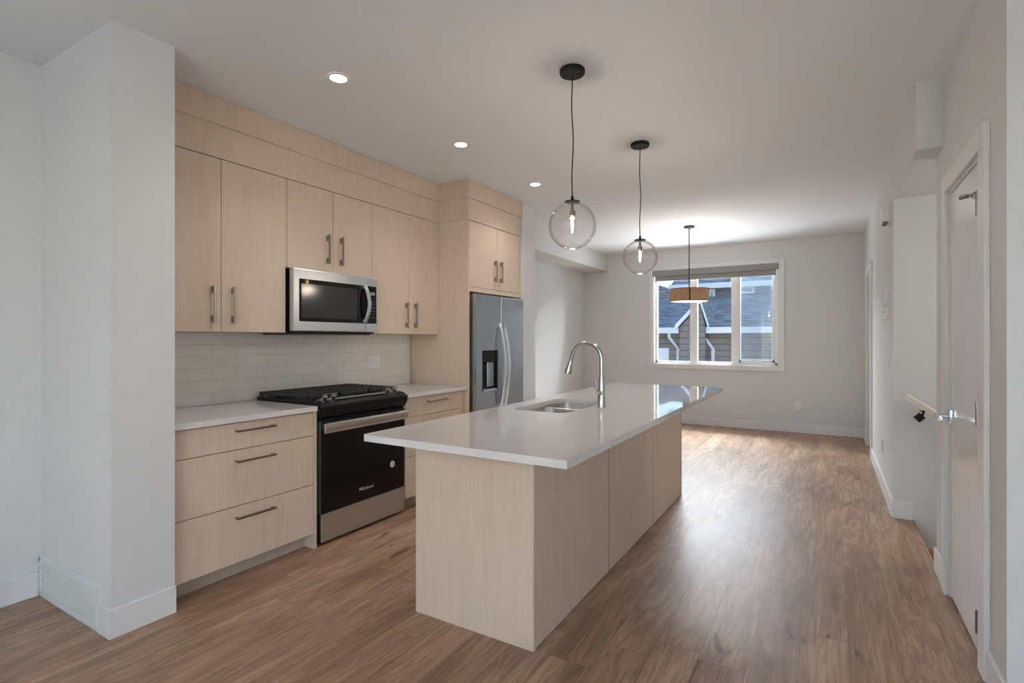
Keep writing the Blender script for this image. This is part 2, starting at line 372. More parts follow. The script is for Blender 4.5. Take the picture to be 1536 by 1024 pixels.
# living room behind the camera: two window openings
struct('wall_back', B((-3.68, -1.9, -2.4, -2.3, 0, CEIL), (.7, 3.1, -2.4, -2.3, 0, CEIL), (-1.9, .7, -2.4, -2.3, 2.25, CEIL)), wallm)
struct('wall_side', B((3.0, 3.1, -2.3, -1.6, 0, CEIL), (3.0, 3.1, .6, 2.452, 0, CEIL), (3.0, 3.1, -1.6, .6, 0, .5), (3.0, 3.1, -1.6, .6, 2.4, CEIL)), wallm)

# baseboards
BH = .125; BT = .014
struct('baseboard_left', B((-3.48, -3.48+BT, -2.3, 1.085-BT, 0, BH, .002)), trimm)
struct('baseboard_pillar', B((-2.803, -2.705, 1.085-BT, 1.085, 0, BH), (-2.705, -2.705+BT, 1.085-BT, 1.347, 0, BH)), trimm)
struct('baseboard_refrigerator', B((-2.70, -2.70+BT, 4.715, 4.99, 0, BH, .002)), trimm)
struct('baseboard_dining', B((-3.6, -3.6+BT, 4.99, YF-BT, 0, BH, .002)), trimm)
struct('baseboard_far', B((-3.6, XR, YF-BT, YF, 0, BH, .002)), trimm)
struct('baseboard_right', B((XR-BT, XR, 4.78-BT, 6.915, 0, BH, .002), (XR, XD-.01, 4.78-BT, 4.78, 0, BH, .002), (XR-BT, XR, 7.92, YF-BT, 0, BH, .002)), trimm)
struct('baseboard_closet', B((XD-BT, XD, 3.55, 3.83, 0, BH, .002), (XD-BT, XD, 2.452-BT, 2.665, 0, BH, .002), (XD, 3.0, 2.452-BT, 2.452, 0, BH, .002)), trimm)
struct('trim_floor_nosing', B((XD-.005, XD+.004, 3.83, 4.766, -.03, .004, .006)), floorm, label='oak nosing along the top of the stairs')

# stairs down to the right
st = bmesh.new()
for k in range(8):
    bx(st, XD+.0+.26*k+.001, XD+.26*(k+1)+.02, 3.832, 4.778, -.19*(k+1)-.04, -.19*(k+1), .004)
    bx(st, XD+.26*k+.004, XD+.26*k+.018, 3.832, 4.778, -.19*(k+1), -.19*k-.035)
s_ = struct('stairs', st, floorm, label='oak stair treads going down')
struct('floor_lower', B((.4, 3.1, 3.7, 4.95, -2.7, -2.6)), floorm)

# window in the far wall: casing, frame, mullions, glass
w = bmesh.new()
cw = .068
bx(w, wx0-cw, wx0, YF-.018, YF, wz0-cw, wz1+cw, .003); bx(w, wx1, wx1+cw+.012, YF-.018, YF, wz0-cw, wz1+cw, .003)
bx(w, wx0, wx1, YF-.018, YF, wz1, wz1+cw, .003); bx(w, wx0, wx1, YF-.018, YF, wz0-cw, wz0, .003)
win = struct('window_1', w, trimm, label='white cased three pane window in the far wall')
fy0, fy1 = YF+.075, YF+.125
e = .001
struct('window_jamb', B((wx0, wx0+.012, YF, fy0, wz0, wz1), (wx1-.012, wx1, YF, fy0, wz0, wz1), (wx0, wx1, YF, fy0, wz0, wz0+.012), (wx0, wx1, YF, fy0, wz1-.012, wz1)), trimm, win)
struct('window_frame', B((wx0+e, wx0+.045, fy0, fy1, wz0+e, wz1-e, .003), (wx1-.05, wx1-e, fy0, fy1, wz0+e, wz1-e, .003), (wx0, wx1, fy0, fy1, wz0+e, wz0+.045, .003), (wx0, wx1, fy0, fy1, wz1-.05, wz1-e, .003)), vinyl, win)
m1, m2 = -1.795, -1.20
struct('mullion', B((m1-.055, m1+.055, fy0-.012, fy1, wz0+.02, wz1-.02, .004)), vinyl, win)
struct('mullion', B((m2-.05, m2+.05, fy0-.012, fy1, wz0+.02, wz1-.02, .004)), vinyl, win)
struct('sash_frame', B((m2+.05, m2+.075, fy0-.006, fy1-.01, wz0+.045, wz1-.05, .002), (wx1-.08, wx1-.05, fy0-.006, fy1-.01, wz0+.045, wz1-.05, .002), (m2+.05, wx1-.05, fy0-.006, fy1-.01, wz0+.045, wz0+.085, .002)), vinyl, win)
struct('window_pane', B((wx0+.04, m1-.05, fy1-.022, fy1-.018, wz0+.04, wz1-.05)), winm, win)
struct('window_pane', B((m1+.05, m2-.045, fy1-.022, fy1-.018, wz0+.04, wz1-.05)), winm, win)
struct('window_pane', B((m2+.07, wx1-.075, fy1-.022, fy1-.018, wz0+.08, wz1-.05)), winm, win, label='pane behind an insect screen')
bm = bmesh.new(); bx(bm, m2+.072, wx1-.078, fy1+.002, fy1+.003, wz0+.05, wz1-.05); struct('insect_screen', bm, screenm, win)

# roller blind
t = thing('roller_blind', 'grey roller blind rolled up at the top of the far window', 'blind', (wx0, YF-.02, 2.30))
bm = bmesh.new(); prism(bm, [(YF-.055, 2.305), (YF-.058, 2.33), (YF-.058, 2.385), (YF-.052, 2.392), (YF+.03, 2.392), (YF+.03, 2.305)], 'x', wx0+.004, wx1-.004)
obj('cassette', bm, blindm, t)
obj('end_cap', B((wx1-.004, wx1-.001, YF-.058, YF+.03, 2.303, 2.394)), blackm, t); obj('end_cap', B((wx0+.001, wx0+.004, YF-.058, YF+.03, 2.303, 2.394)), blindm, t)
obj('blind_fabric', B((wx0+.03, wx1-.03, YF-.006, YF-.003, 2.235, 2.31)), blindf, t)
bm = bmesh.new(); tube(bm, [(wx0+.03, YF-.005, 2.238), (wx1-.03, YF-.005, 2.238)], .011, 12); obj('bottom_bar', bm, blindm, t, True)

# closet door
def lever(parent, x, y, z, toward):
    r = bmesh.new(); bx(r, x-.014, x, y-.032, y+.032, z-.034, z+.034, .003)
    h = obj('door_handle', r, chromeb, parent, True, label='square chrome lever handle')
    b = bmesh.new(); tube(b, [(x-.01, y, z), (x-.052, y, z), (x-.062, y+.006*toward, z), (x-.066, y+.02*toward, z), (x-.066, y+.12*toward, z)], [.014, .012, .013, .012, .011], 12)
    obj('lever', b, chromeb, h, True)
dr = bmesh.new(); bx(dr, XD+.004, XD+.042, dya+.014, dyb-.014, .012, dh-.016, .002)
door = struct('door_1', dr, doorm, label='glossy flat white door at the right edge')
lever(door, XD+.004, 3.415, .925, -1)
struct('door_jamb', B((XD-.001, XD+.116, dya, dya+.011, 0, dh), (XD-.001, XD+.116, dyb-.011, dyb, 0, dh), (XD-.001, XD+.116, dya, dyb, dh-.013, dh)), trimm, door)
for i, (z0, z1) in enumerate(((.133, .225), (.968, 1.062), (1.81, 1.905))):
    hb = bmesh.new(); tube(hb, [(XD-.017, dya+.012, z0), (XD-.017, dya+.012, z1)], .0075, 10)
    for q in range(5): tube(hb, [(XD-.017, dya+.012, z0+(z1-z0)*q/5+.001), (XD-.017, dya+.012, z0+(z1-z0)*q/5+.004)], .0085, 10)
    hg = obj('hinge', hb, pullm, door, True)
    if i == 2:
        sb = bmesh.new(); tube(sb, [(XD-.017, dya+.012, z1+.004), (XD-.03, dya+.03, z1-.005), (XD-.04, dya+.05, z1-.005)], .0035, 8)
        tube(sb, [(XD-.04, dya+.05, z1-.005), (XD-.06, dya+.075, z1-.005)], .009, 10); tube(sb, [(XD-.03, dya+.04, z1-.012), (XD+.002, dya+.075, z1-.014)], [.006, .01], 10)
        obj('door_stop', sb, chrome, hg, True)
struct('trim_1', B((XD-.02, XD, dya-.10, dya-.003, 0, dh+.085, .003), (XD-.02, XD, dyb+.003, dyb+.085, 0, dh+.085, .003), (XD-.02, XD, dya-.003, dyb+.003, dh+.003, dh+.085, .003)), trimm, label='white casing round the closet door')
# far door in the right wall
d2 = struct('door_2', B((XR+.03, XR+.07, d2a+.013, d2b-.013, .01, d2h-.015, .002)), doorm, label='white door at the far end of the right wall')
struct('door_jamb', B((XR+.004, XR+.146, d2a, d2a+.011, 0, d2h), (XR+.004, XR+.146, d2b-.011, d2b, 0, d2h), (XR+.004, XR+.146, d2a, d2b, d2h-.013, d2h)), trimm, d2)
struct('trim_2', B((XR-.02, XR, d2a-.082, d2a, 0, d2h+.085, .003), (XR-.02, XR, d2b, d2b+.082, 0, d2h+.085, .003), (XR-.02, XR, d2a, d2b, d2h, d2h+.085, .003)), trimm, label='white casing round the far door')
# living room windows behind the camera
for nm, bxs in (('window_2', [(-1.9, -1.85, -2.38, -2.32, 0, 2.25), (.65, .7, -2.38, -2.32, 0, 2.25), (-.63, -.57, -2.38, -2.32, 0, 2.25), (-1.9, .7, -2.38, -2.32, 0, .05), (-1.9, .7, -2.38, -2.32, 2.2, 2.25)]),
                ('window_3', [(3.02, 3.08, -1.6, -1.55, .5, 2.4), (3.02, 3.08, .55, .6, .5, 2.4), (3.02, 3.08, -.53, -.47, .5, 2.4), (3.02, 3.08, -1.6, .6, .5, .55), (3.02, 3.08, -1.6, .6, 2.35, 2.4)])):
    struct(nm, B(*bxs), vinyl)

# return air vent on the pillar
t = thing('air_vent', 'white return air vent low on the near face of the left stub wall', 'vent', (-3.16, 1.078, 0))
obj('vent_frame', B((-3.478, -2.815, 1.072, 1.0845, 0, .02, .002), (-3.478, -2.815, 1.072, 1.0845, .175, .197, .002), (-3.478, -3.455, 1.072, 1.0845, .0, .197, .002), (-2.838, -2.815, 1.0725, 1.0845, 0, .1965, .002), (-3.478, -2.805, 1.0775, 1.0848, .1965, .206), (-2.815, -2.805, 1.0775, 1.0848, 0.0, .1965)), trimm, t)
vb = bmesh.new(); bx(vb, -3.46, -2.83, 1.0795, 1.0835, .012, .185)
for k in range(16): bx(vb, -3.455, -2.838, 1.0765, 1.080, .022+k*.0098, .0262+k*.0098)
obj('louvres', vb, trimm, t)

# ---------------------------------------------------------------- cabinets
def bar_pull(parent, x, y0, y1, z0, z1, vertical):
    """satin bar pull on a face with normal +x"""
    b = bmesh.new(); w = .0065
    if vertical:
        y = y0
        bx(b, x+.024, x+.034, y-w, y+w, z0, z1, .0015)
        for z in (z0+.006, z1-.045): bx(b, x, x+.028, y-w*1.2, y+w*1.2, z, z+.039, .002)
    else:
        z = z0
        bx(b, x+.024, x+.034, y0, y1, z-w*.8, z+w*.8, .0015)
        for y in (y0+.004, y1-.018): bx(b, x, x+.028, y, y+.014, z-w*.8, z+w*.8, .0015)
    return obj('handle', b, pullm, parent)
XB = -2.76; XBACK = -3.398
def base_cabinet(name, label, y0, y1, fill0, fill1, hy0, hy1, loc):
    t = thing(name, label, 'cabinet', loc)
    obj('carcass', B((XBACK, XB-.022, y0, min(y1, fill0), .095, .862)), woodm, t)
    obj('filler', B((XB-.11, XB, fill0, fill1, 0, .862, .001)) if fill1-fill0 > 0 else B((XBACK, XB, y1-.02, y1, 0, .862)), woodm, t)
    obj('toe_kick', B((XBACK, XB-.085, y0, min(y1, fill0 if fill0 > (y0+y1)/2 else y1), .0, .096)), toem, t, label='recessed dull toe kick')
    a, b = (y0, fill0) if fill0 > (y0+y1)/2 else (fill1, y1)
    for z0, z1, hz in ((.7125, .857, .815), (.4065, .7085, .650), (.097, .4025, .343)):
        d = obj('drawer', B((XB-.02, XB, a+.0035, b-.002, z0, z1, .0012)), woodm, t)
        bar_pull(d, XB, hy0, hy1, hz, hz, False)
    return t
base_cabinet('base_cabinet', 'light oak three drawer base cabinet between the white stub wall and the range', 1.349, 2.215, 2.192, 2.215, 1.676, 1.912, (-3.0, 1.78, 0))
base_cabinet('base_cabinet', 'light oak drawer base cabinet between the range and the refrigerator panel', 3.022, 3.782, 3.735, 3.782, 3.272, 3.512, (-3.0, 3.4, 0))
tag(obj('countertop', B((XBACK, -2.732, 1.349, 2.200, .864, .895, .002)), quartz), 'pale quartz countertop on the drawer cabinet left of the range', 'countertop')
tag(obj('countertop', B((XBACK, -2.732, 3.030, 3.782, .864, .895, .002)), quartz), 'short pale quartz countertop between the range and the refrigerator panel', 'countertop')

XU = -3.05
struct('trim_backsplash', B((-3.40, -3.388, 1.349, 3.783, .8955, 1.42)), tilem, label='cream subway tile backsplash')

def upper(label, y0, y1, split, z0, hy, hz0, hz1):
    t = thing('wall_cabinet', label, 'cabinet', (XU, (y0+y1)/2, z0))
    obj('carcass', B((XBACK+.012, XU-.02, y0+.001, y1-.001, z0, 2.36)), woodm, t)
    for k, (a, b) in enumerate(((y0, split), (split, y1))):
        d = obj('door', B((XU-.019, XU, a+.0016, b-.0016, z0+.001, 2.364, .0012)), woodm, t)
        bar_pull(d, XU, hy[k], hy[k], hz0, hz1, True)
    return t
upper('tall light oak two door wall cabinet left of the microwave', 1.349, 2.203, 1.775, 1.355, (1.724, 1.842), 1.405, 1.625)
upper('short light oak two door wall cabinet directly above the microwave', 2.214, 2.957, 2.588, 1.783, (2.536, 2.655), 1.842, 2.052)
upper('light oak two door wall cabinet between the microwave and the refrigerator panel', 2.973, 3.785, 3.392, 1.355, (3.348, 3.459), 1.405, 1.620)
for a, b, l in ((2.204, 2.213, 'narrow light oak filler strip left of the microwave cabinet'), (2.958, 2.972, 'narrow light oak filler strip right of the microwave cabinet')):
    tag(obj('cabinet_filler', B((XU-.02, XU-.002, a, b, 1.787, 2.364)), woodm), l, 'filler strip')
t = thing('cornice', 'light oak crown and filler boards running along the top of all the kitchen cabinets', 'crown moulding', (XU, 2.6, 2.37))
obj('filler_board', B((XBACK+.012, XU, 1.349, 3.785, 2.369, 2.57), (XBACK+.012, -2.72, 3.787, 4.713, 2.369, 2.57)), woodm, t)
obj('crown_board', B((XBACK+.012, XU+.013, 1.349, 3.785, 2.56, CEIL-.002, .001), (XBACK+.012, -2.704, 3.772, 4.713, 2.56, CEIL-.002, .001)), woodm, t)
tag(obj('tall_side_panel', B((XBACK+.012, -2.72, 3.787, 3.807, 0, 2.366, .001)), woodm), 'tall light oak end panel between the right countertop and the refrigerator', 'cabinet panel')
t = thing('refrigerator_cabinet', 'light oak two door cabinet above the refrigerator', 'cabinet', (-2.72, 4.25, 1.75))
obj('carcass', B((XBACK+.012, -2.74, 3.809, 4.712, 1.735, 2.366)), woodm, t)
obj('bottom_rail', B((-2.742, -2.722, 3.810, 4.712, 1.735, 1.777, .001)), woodm, t)
obj('side_filler', B((-2.742, -2.722, 4.686, 4.712, 1.778, 2.366)), woodm, t)
for k, (a, b) in enumerate(((3.810, 4.262), (4.262, 4.684))):
    d = obj('door', B((-2.739, -2.72, a+.0016, b-.0016, 1.78, 2.362, .0012)), woodm, t)
    bar_pull(d, -2.72, (4.212, 4.312)[k], 0, 1.85, 2.055, True)

# ---------------------------------------------------------------- refrigerator
FX = -2.665
t = thing('refrigerator', 'stainless side by side refrigerator with ice and water dispenser', 'refrigerator', (-3.0, 4.25, 0))
obj('body', B((-3.37, FX-.075, 3.835, 4.675, .02, 1.70, .004)), darkm, t, label='dark grey cabinet sides')
for q in (3.84, 4.58): obj('hinge_cover', B((FX-.10, FX-.03, q, q+.09, 1.70, 1.72, .004)), darkm, t)
def fdoor(a, b):
    bm = bmesh.new(); bx(bm, FX-.07, FX, a, b, .09, 1.715, .012, 4); return bm
fs = 4.243
# freezer door with a real recess for the dispenser
da, db, dz0, dz1 = 3.925, 4.185, .835, 1.21
bm = bmesh.new()
for q in ((3.833, da, .09, 1.715), (db, fs-.003, .09, 1.715), (da, db, .09, dz0), (da, db, dz1, 1.715)): bx(bm, FX-.07, FX, q[0], q[1], q[2], q[3])
bmesh.ops.remove_doubles(bm, verts=bm.verts[:], dist=1e-5)
bx(bm, FX-.07, FX-.062, da, db, dz0, dz1)
fd = obj('freezer_door', bm, steel, t)
dsp = obj('dispenser', B((FX-.055, FX+.002, da, da+.012, dz0, dz1, .002), (FX-.055, FX+.002, db-.012, db, dz0, dz1, .002), (FX-.055, FX+.003, da, db, dz1-.105, dz1, .002), (FX-.058, FX-.05, da, db, dz0, dz1)), glassb, fd, label='black dispenser bay')
obj('drip_tray', B((FX-.05, FX+.001, da+.012, db-.012, dz0, dz0+.02, .002)), steelh, fd); obj('paddle', B((FX-.048, FX-.03, da+.03, da+.10, dz0+.03, dz1-.12, .006)), blackm, fd)
obj('dispenser_panel', B((FX-.049, FX-.02, da+.11, db-.02, dz0+.04, dz1-.11, .004)), steel, fd)
rd = obj('refrigerator_door', fdoor(fs+.003, 4.677), steel, t)
def bow(y, lean):
    b = bmesh.new(); pts = []; 
    for k in range(21):
        u = k/20; z = .66+.80*u; out = .022+.045*math.sin(PI*u)
        pts.append((FX+out, y+lean*.018*math.sin(PI*u), z))
    vs = []
    for p in pts: vs.append([b.verts.new((p[0]+dx, p[1]+dy, p[2])) for dx, dy in ((-.006, -.015), (.006, -.012), (.006, .012), (-.006, .015))])
    for a, c in zip(vs, vs[1:]):
        for k in range(4): b.faces.new((a[k], a[(k+1) % 4], c[(k+1) % 4], c[k]))
    b.faces.new(vs[0][::-1]); b.faces.new(vs[-1])
    bx(b, FX, FX+.024, y-.012, y+.012, .66, .70, .003); bx(b, FX, FX+.024, y-.012, y+.012, 1.42, 1.46, .003)
    return b
obj('handle', bow(fs-.035, 1), steelh, fd, True); obj('handle', bow(fs+.035, 1), steelh, rd, True)
obj('logo', text_on_x('Whirlpool', .026, FX+.001, 4.60, 1.635), greyink, rd)
obj('kick_grille', B((FX-.09, FX-.05, 3.84, 4.67, .02, .085)), darkm, t)

# ---------------------------------------------------------------- microwave
MX = -2.985
t = thing('microwave', 'stainless over the range microwave with black glass door', 'microwave', (-3.2, 2.586, 1.36))
obj('body', B((XBACK+.012, MX-.04, 2.2145, 2.9575, 1.352, 1.779, .002)), blackm, t, label='black case')
obj('vent_underside', B((XBACK+.05, MX-.05, 2.24, 2.93, 1.343, 1.352)), darkm, t)
ya, yb, yc = 2.212, 2.838, 2.960
mz0, mz1 = 1.365, 1.779
d = obj('door', B((MX-.04, MX, ya, yb-.0015, mz0, mz1, .005)), steelh, t)
obj('door_glass', B((MX-.002, MX+.002, ya+.045, yb-.001, 1.43, 1.713, .001)), glassb, d, label='black glass')
obj('door_window', B((MX+.001, MX+.0028, ya+.06, yb-.085, 1.455, 1.682)), mwglass, d, label='grey mesh viewing window')
b = bmesh.new(); vs = []
for k in range(17):
    u = k/16; z = 1.435+.28*u; o_ = .018+.034*math.sin(PI*u); y = yb-.02+.012*math.sin(PI*u)
    vs.append([b.verts.new((MX+o_+dx, y+dy, z)) for dx, dy in ((-.006, -.014), (.006, -.011), (.006, .011), (-.006, .014))])
for a, c in zip(vs, vs[1:]):
    for k in range(4): b.faces.new((a[k], a[(k+1) % 4], c[(k+1) % 4], c[k]))
b.faces.new(vs[0][::-1]); b.faces.new(vs[-1]); bx(b, MX, MX+.02, yb-.03, yb-.01, 1.435, 1.46, .002); bx(b, MX, MX+.02, yb-.03, yb-.01, 1.69, 1.715, .002)
obj('handle', b, steelh, d, True)
cp = obj('control_panel', B((MX-.04, MX, yb+.0015, yc, mz0, mz1, .005)), steelh, t)
obj('panel_glass', B((MX-.002, MX+.002, yb+.002, yc-.014, 1.43, 1.713, .001)), glassb, cp)
obj('display', B((MX+.0015, MX+.0028, yb+.045, yc-.03, 1.645, 1.668)), greyink, cp)
for r in range(6):
    for c in range(3): obj('button', B((MX+.0015, MX+.0025, yb+.046+c*.017, yb+.054+c*.017, 1.475+r*.024, 1.478+r*.024)), greyink, cp)

# ---------------------------------------------------------------- range
RX = -2.765; r0, r1 = 2.220, 3.018
t = thing('kitchen_range', 'black and stainless slide in gas range between the base cabinets', 'range', (-3.0, 2.62, 0))
obj('body', B((-3.385, RX-.012, r0, r1, .015, .893, .002)), blackm, t, label='black enamel body')
for qx in (-3.3, RX-.1):
    for qy in (r0+.05, r1-.1): obj('foot', B((qx, qx+.05, qy, qy+.05, 0, .016)), blackm, t)
ct = bmesh.new(); prism(ct, [(-3.385, .8955), (-3.385, .918), (RX-.035, .918), (RX+.005, .906), (RX+.035, .885), (RX+.032, .850), (RX+.012, .815), (RX-.012, .80), (RX-.012, .8955)], 'y', r0-.0005, r1+.0005)
bmesh.ops.bevel(ct, geom=ct.edges[:], offset=.002, segments=2, affect='EDGES')
obj('cooktop', ct, blackm, t, True, label='black cooktop with rolled front edge')
obj('control_strip', B((RX-.075, RX-.03, r0+.05, r1-.05, .9165, .922, .002)), steelh, t); obj('control_glass', B((RX-.05, RX-.012, 2.415, 2.815, .9165, .924, .002)), steelh, t)
for y in (2.305, 2.375, 2.870, 2.945):
    kb = bmesh.new(); ax = Vector((.55, 0, .83)); c0 = Vector((RX-.045, y, .918))
    tube(kb, [c0, c0+ax*.006, c0+ax*.008, c0+ax*.034, c0+ax*.037], [.024, .024, .019, .017, .013], 20)
    kn = obj('knob', kb, chrome, t, True)
    gb = bmesh.new(); bx(gb, -.004, .004, -.019, .019, 0, .012, .002)
    bmesh.ops.rotate(gb, verts=gb.verts[:], cent=(0, 0, 0), matrix=Matrix.Rotation(math.radians(33), 3, 'Y')); bmesh.ops.translate(gb, verts=gb.verts[:], vec=c0+ax*.034)
    obj('knob_grip', gb, chrome, kn)
for k in range(3):
    ga = r0+.004+k*.263; gb_ = ga+.258; g = bmesh.new(); z0, z1 = .936, .950
    X0, X1 = -3.365, RX-.095
    for y in (ga, gb_-.012): bx(g, X0, X1, y, y+.012, z0-.004, z1, .002)
    for x in (X0, X1-.012): bx(g, x, x+.012, ga, gb_, z0-.004, z1, .002)
    nb = 9
    for i in range(1, nb): 
        x = X0+(X1-X0)*i/nb; bx(g, x-.004, x+.004, ga+.004, gb_-.004, z0, z1+.003, .0015)
    bx(g, X0, X1, (ga+gb_)/2-.005, (ga+gb_)/2+.005, z0, z1, .0015)
    for x in (X0+.01, X1-.02):
        for y in (ga+.002, gb_-.012): bx(g, x, x+.01, y, y+.01, .918, z0)
    obj('grate', g, irom, t)
for bxx, by in ((-3.22, r0+.13), (-2.98, r0+.13), (-3.1, r0+.395), (-3.22, r1-.13), (-2.98, r1-.13)):
    g = bmesh.new(); lathe(g, [(.045, .918), (.045, .924), (.035, .928), (.034, .934), (0, .934)], bxx, by, 0, 24); obj('burner', g, irom, t, True)
d = obj('oven_door', B((RX-.01, RX+.012, r0+.022, r1-.012, .205, .79, .003)), glassb, t, label='black glass oven door')
obj('door_edge', B((RX-.011, RX+.008, r0+.017, r0+.0225, .205, .79)), steelh, d)
hb = bmesh.new(); prism(hb, [(RX+.030, .712), (RX+.046, .716), (RX+.058, .745), (RX+.056, .768), (RX+.040, .780), (RX+.030, .776)], 'y', r0+.026, r1-.014)
bmesh.ops.bevel(hb, geom=hb.edges[:], offset=.002, segments=2, affect='EDGES')
bx(hb, RX+.01, RX+.036, r0+.035, r0+.075, .722, .77, .003); bx(hb, RX+.01, RX+.036, r1-.065, r1-.025, .722, .77, .003)
obj('handle', hb, chromeb, d, True, label='wide flat chrome handle')
obj('logo', text_on_x('Whirlpool', .032, RX+.0125, 2.622, .282), logom, d)
sk = bmesh.new(); lathe(sk, [(.024, 0), (.024, .0008), (0, .0008)], RX+.0122, 2.878, .393, 32, 'x'); so = obj('sticker', sk, stickm, d, label='small round white sticker')
sk = bmesh.new(); lathe(sk, [(.0125, .0008), (.0125, .0014), (.0095, .0014), (.0095, .0008)], RX+.0122, 2.878, .393, 24, 'x', close=True); obj('sticker_ring', sk, greyink, so)
obj('sticker_mark', text_on_x('6', .013, RX+.0138, 2.878, .393), greyink, so)
obj('storage_drawer', B((RX-.01, RX+.014, r0+.022, r1-.012, .022, .200, .004)), steelh, t)

# ---------------------------------------------------------------- island
ix0, ix1, iy0, iy1, iz = -1.708, -1.063, 1.946, 4.552, .863
t = thing('kitchen_island', 'light oak kitchen island with seating overhang in the middle of the room', 'island', (-1.385, 3.25, 0))
obj('carcass', B((ix0+.02, ix1-.035, iy0+.03, 2.65, .0, iz)), woodm, t); obj('carcass', B((ix0+.02, ix1-.035, 3.42, iy1-.03, .0, iz)), woodm, t)
obj('carcass_floor', B((ix0+.02, ix1-.02, 2.65, 3.42, .0, .1)), woodm, t)
obj('end_panel', B((ix0, ix1+.002, iy0, iy0+.025, 0, iz, .001)), woodm, t)
obj('end_panel', B((ix0, ix1+.002, iy1-.025, iy1, 0, iz, .001)), woodm, t)
for a, b in ((iy0+.026, 2.834), (2.842, 3.704), (3.712, iy1-.026)):
    obj('back_panel', B((ix1-.019, ix1, a, b, .004, iz, .0012)), woodm, t)
jointshadem = mat('joint_shade_brown', (.17, .105, .065), .6); noise_bump(jointshadem, (60,)*3, .02, .0005)  # shadow line in the panel gaps, built as dark brown strips
for a in (2.835, 3.705): obj('joint_shadow_strip', B((ix1-.015, ix1-.0005, a, a+.006, .004, iz)), jointshadem, t, label='thin dark brown strip standing for the shadow line between the back panels')
for k, (a, b) in enumerate(((iy0+.03, 2.6), (2.604, 3.46), (3.464, iy1-.03))):
    dd = obj('door', B((ix0+.001, ix0+.019, a, b, .1, iz-.006, .0012)), woodm, t)
# countertop with a cut-out for the sink
cx0, cx1, cy0, cy1, cz0, cz1 = -1.752, -.772, 1.652, 4.815, .866, .896
sx0, sx1, sy0, sy1 = -1.625, -1.262, 2.69, 3.385
def rrect(x0, x1, y0, y1, r, n=8):
    p = []
    for cx, cy, a0 in ((x1-r, y1-r, 0), (x0+r, y1-r, 90), (x0+r, y0+r, 180), (x1-r, y0+r, 270)):
        for k in range(n+1): a = math.radians(a0+90*k/n); p.append((cx+r*math.cos(a), cy+r*math.sin(a)))
    return p
def slab_with_hole(outer, hole, z0, z1):
    bm = bmesh.new()
    for z in (z0, z1):
        es = []
        for poly in (outer, hole):
            vs = [bm.verts.new((x, y, z)) for x, y in poly]
            es += [bm.edges.new((vs[i], vs[(i+1) % len(vs)])) for i in range(len(vs))]
        bmesh.ops.triangle_fill(bm, use_beauty=True, edges=es)
    bm.verts.ensure_lookup_table()
    for poly, off in ((outer, 0), (hole, len(outer))):
        N = len(outer)+len(hole); k = len(poly)
        for i in range(k):
            a, b = bm.verts[off+i], bm.verts[off+(i+1) % k]; c, d = bm.verts[N+off+(i+1) % k], bm.verts[N+off+i]
            bm.faces.new((a, b, c, d))
    return bm
outer = rrect(cx0, cx1, cy0, cy1, .006, 3)
isl = obj('island_countertop', slab_with_hole(outer, rrect(sx0, sx1, sy0, sy1, .07), cz0, cz1), quartz)
tag(isl, 'large glossy pale quartz countertop of the island', 'countertop')
# undermount sink, two bowls
t = thing('kitchen_sink', 'stainless undermount double bowl sink in the island', 'sink', (-1.44, 3.04, .86))
div = 3.14
def bowl(x0, x1, y0, y1, z0, z1, r):
    bm = bmesh.new(); rings = []
    for ins, z, rr in ((0, z1, r), (.004, z0+.05, r), (.016, z0+.014, r*.9), (.04, z0, r*.8)):
        rings.append([bm.verts.new((x, y, z)) for x, y in rrect(x0+ins, x1-ins, y0+ins, y1-ins, max(.01, rr-ins*.3))])
    for a, b in zip(rings, rings[1:]):
        k = len(a)
        for i in range(k): bm.faces.new((a[i], a[(i+1) % k], b[(i+1) % k], b[i]))
    bm.faces.new(rings[-1])
    return bm
b1 = obj('bowl', bowl(sx0-.004, sx1+.004, sy0-.004, div-.012, .67, .855, .075), sinkm, t, True)
b2 = obj('bowl', bowl(sx0-.004, sx1+.004, div+.012, sy1+.004, .64, .855, .075), sinkm, t, True)
obj('sink_rim', slab_with_hole(rrect(sx0-.03, sx1+.03, sy0-.03, sy1+.03, .08), rrect(sx0-.004, sx1+.004, sy0-.004, sy1+.004, .073), .8548, .865), sinkm, t)
obj('divider', B((sx0, sx1, div-.012, div+.012, .80, .859, .004)), sinkm, t)
for bo, y, z in ((b1, (sy0+div)/2, .6705), (b2, (sy1+div)/2, .6405)):
    g = bmesh.new(); lathe(g, [(.045, 0), (.045, .003), (.035, .003), (.03, .001), (0, .001)], -1.44, y, z, 32); obj('drain', g, chromeb, bo, True)
# faucet
fx, fy = -1.196, 3.063
t = thing('kitchen_faucet', 'brushed nickel pull down faucet standing behind the island sink', 'faucet', (fx, fy, cz1))
g = bmesh.new(); lathe(g, [(.0265, 0), (.0265, .004), (.025, .008), (.0235, .05), (.021, .12), (.0175, .16), (.014, .19)], fx, fy, cz1, 32); obj('base', g, chrome, t, True)
pts = [(fx, fy, cz1+.17), (fx, fy, cz1+.29)]
R_ = .098; zc = cz1+.295
for k in range(1, 15):
    a = math.radians(180*k/15*.98); pts.append((fx-R_+R_*math.cos(a), fy, zc+R_*math.sin(a)))
a = math.radians(172); pts.append((fx-2*R_-.006, fy, zc-.005)); pts.append((fx-2*R_-.014, fy, zc-.035))
g = bmesh.new(); tube(g, pts, .0125, 18); obj('spout', g, chrome, t, True)
g = bmesh.new(); P0 = Vector((fx-2*R_-.010, fy, zc-.018)); dv = Vector((-.27, 0, -1)).normalized()
tube(g, [P0, P0+dv*.008, P0+dv*.03, P0+dv*.062, P0+dv*.078, P0+dv*.082], [.0135, .015, .0165, .0225, .0235, .020], 20); obj('spray_head', g, chrome, t, True)
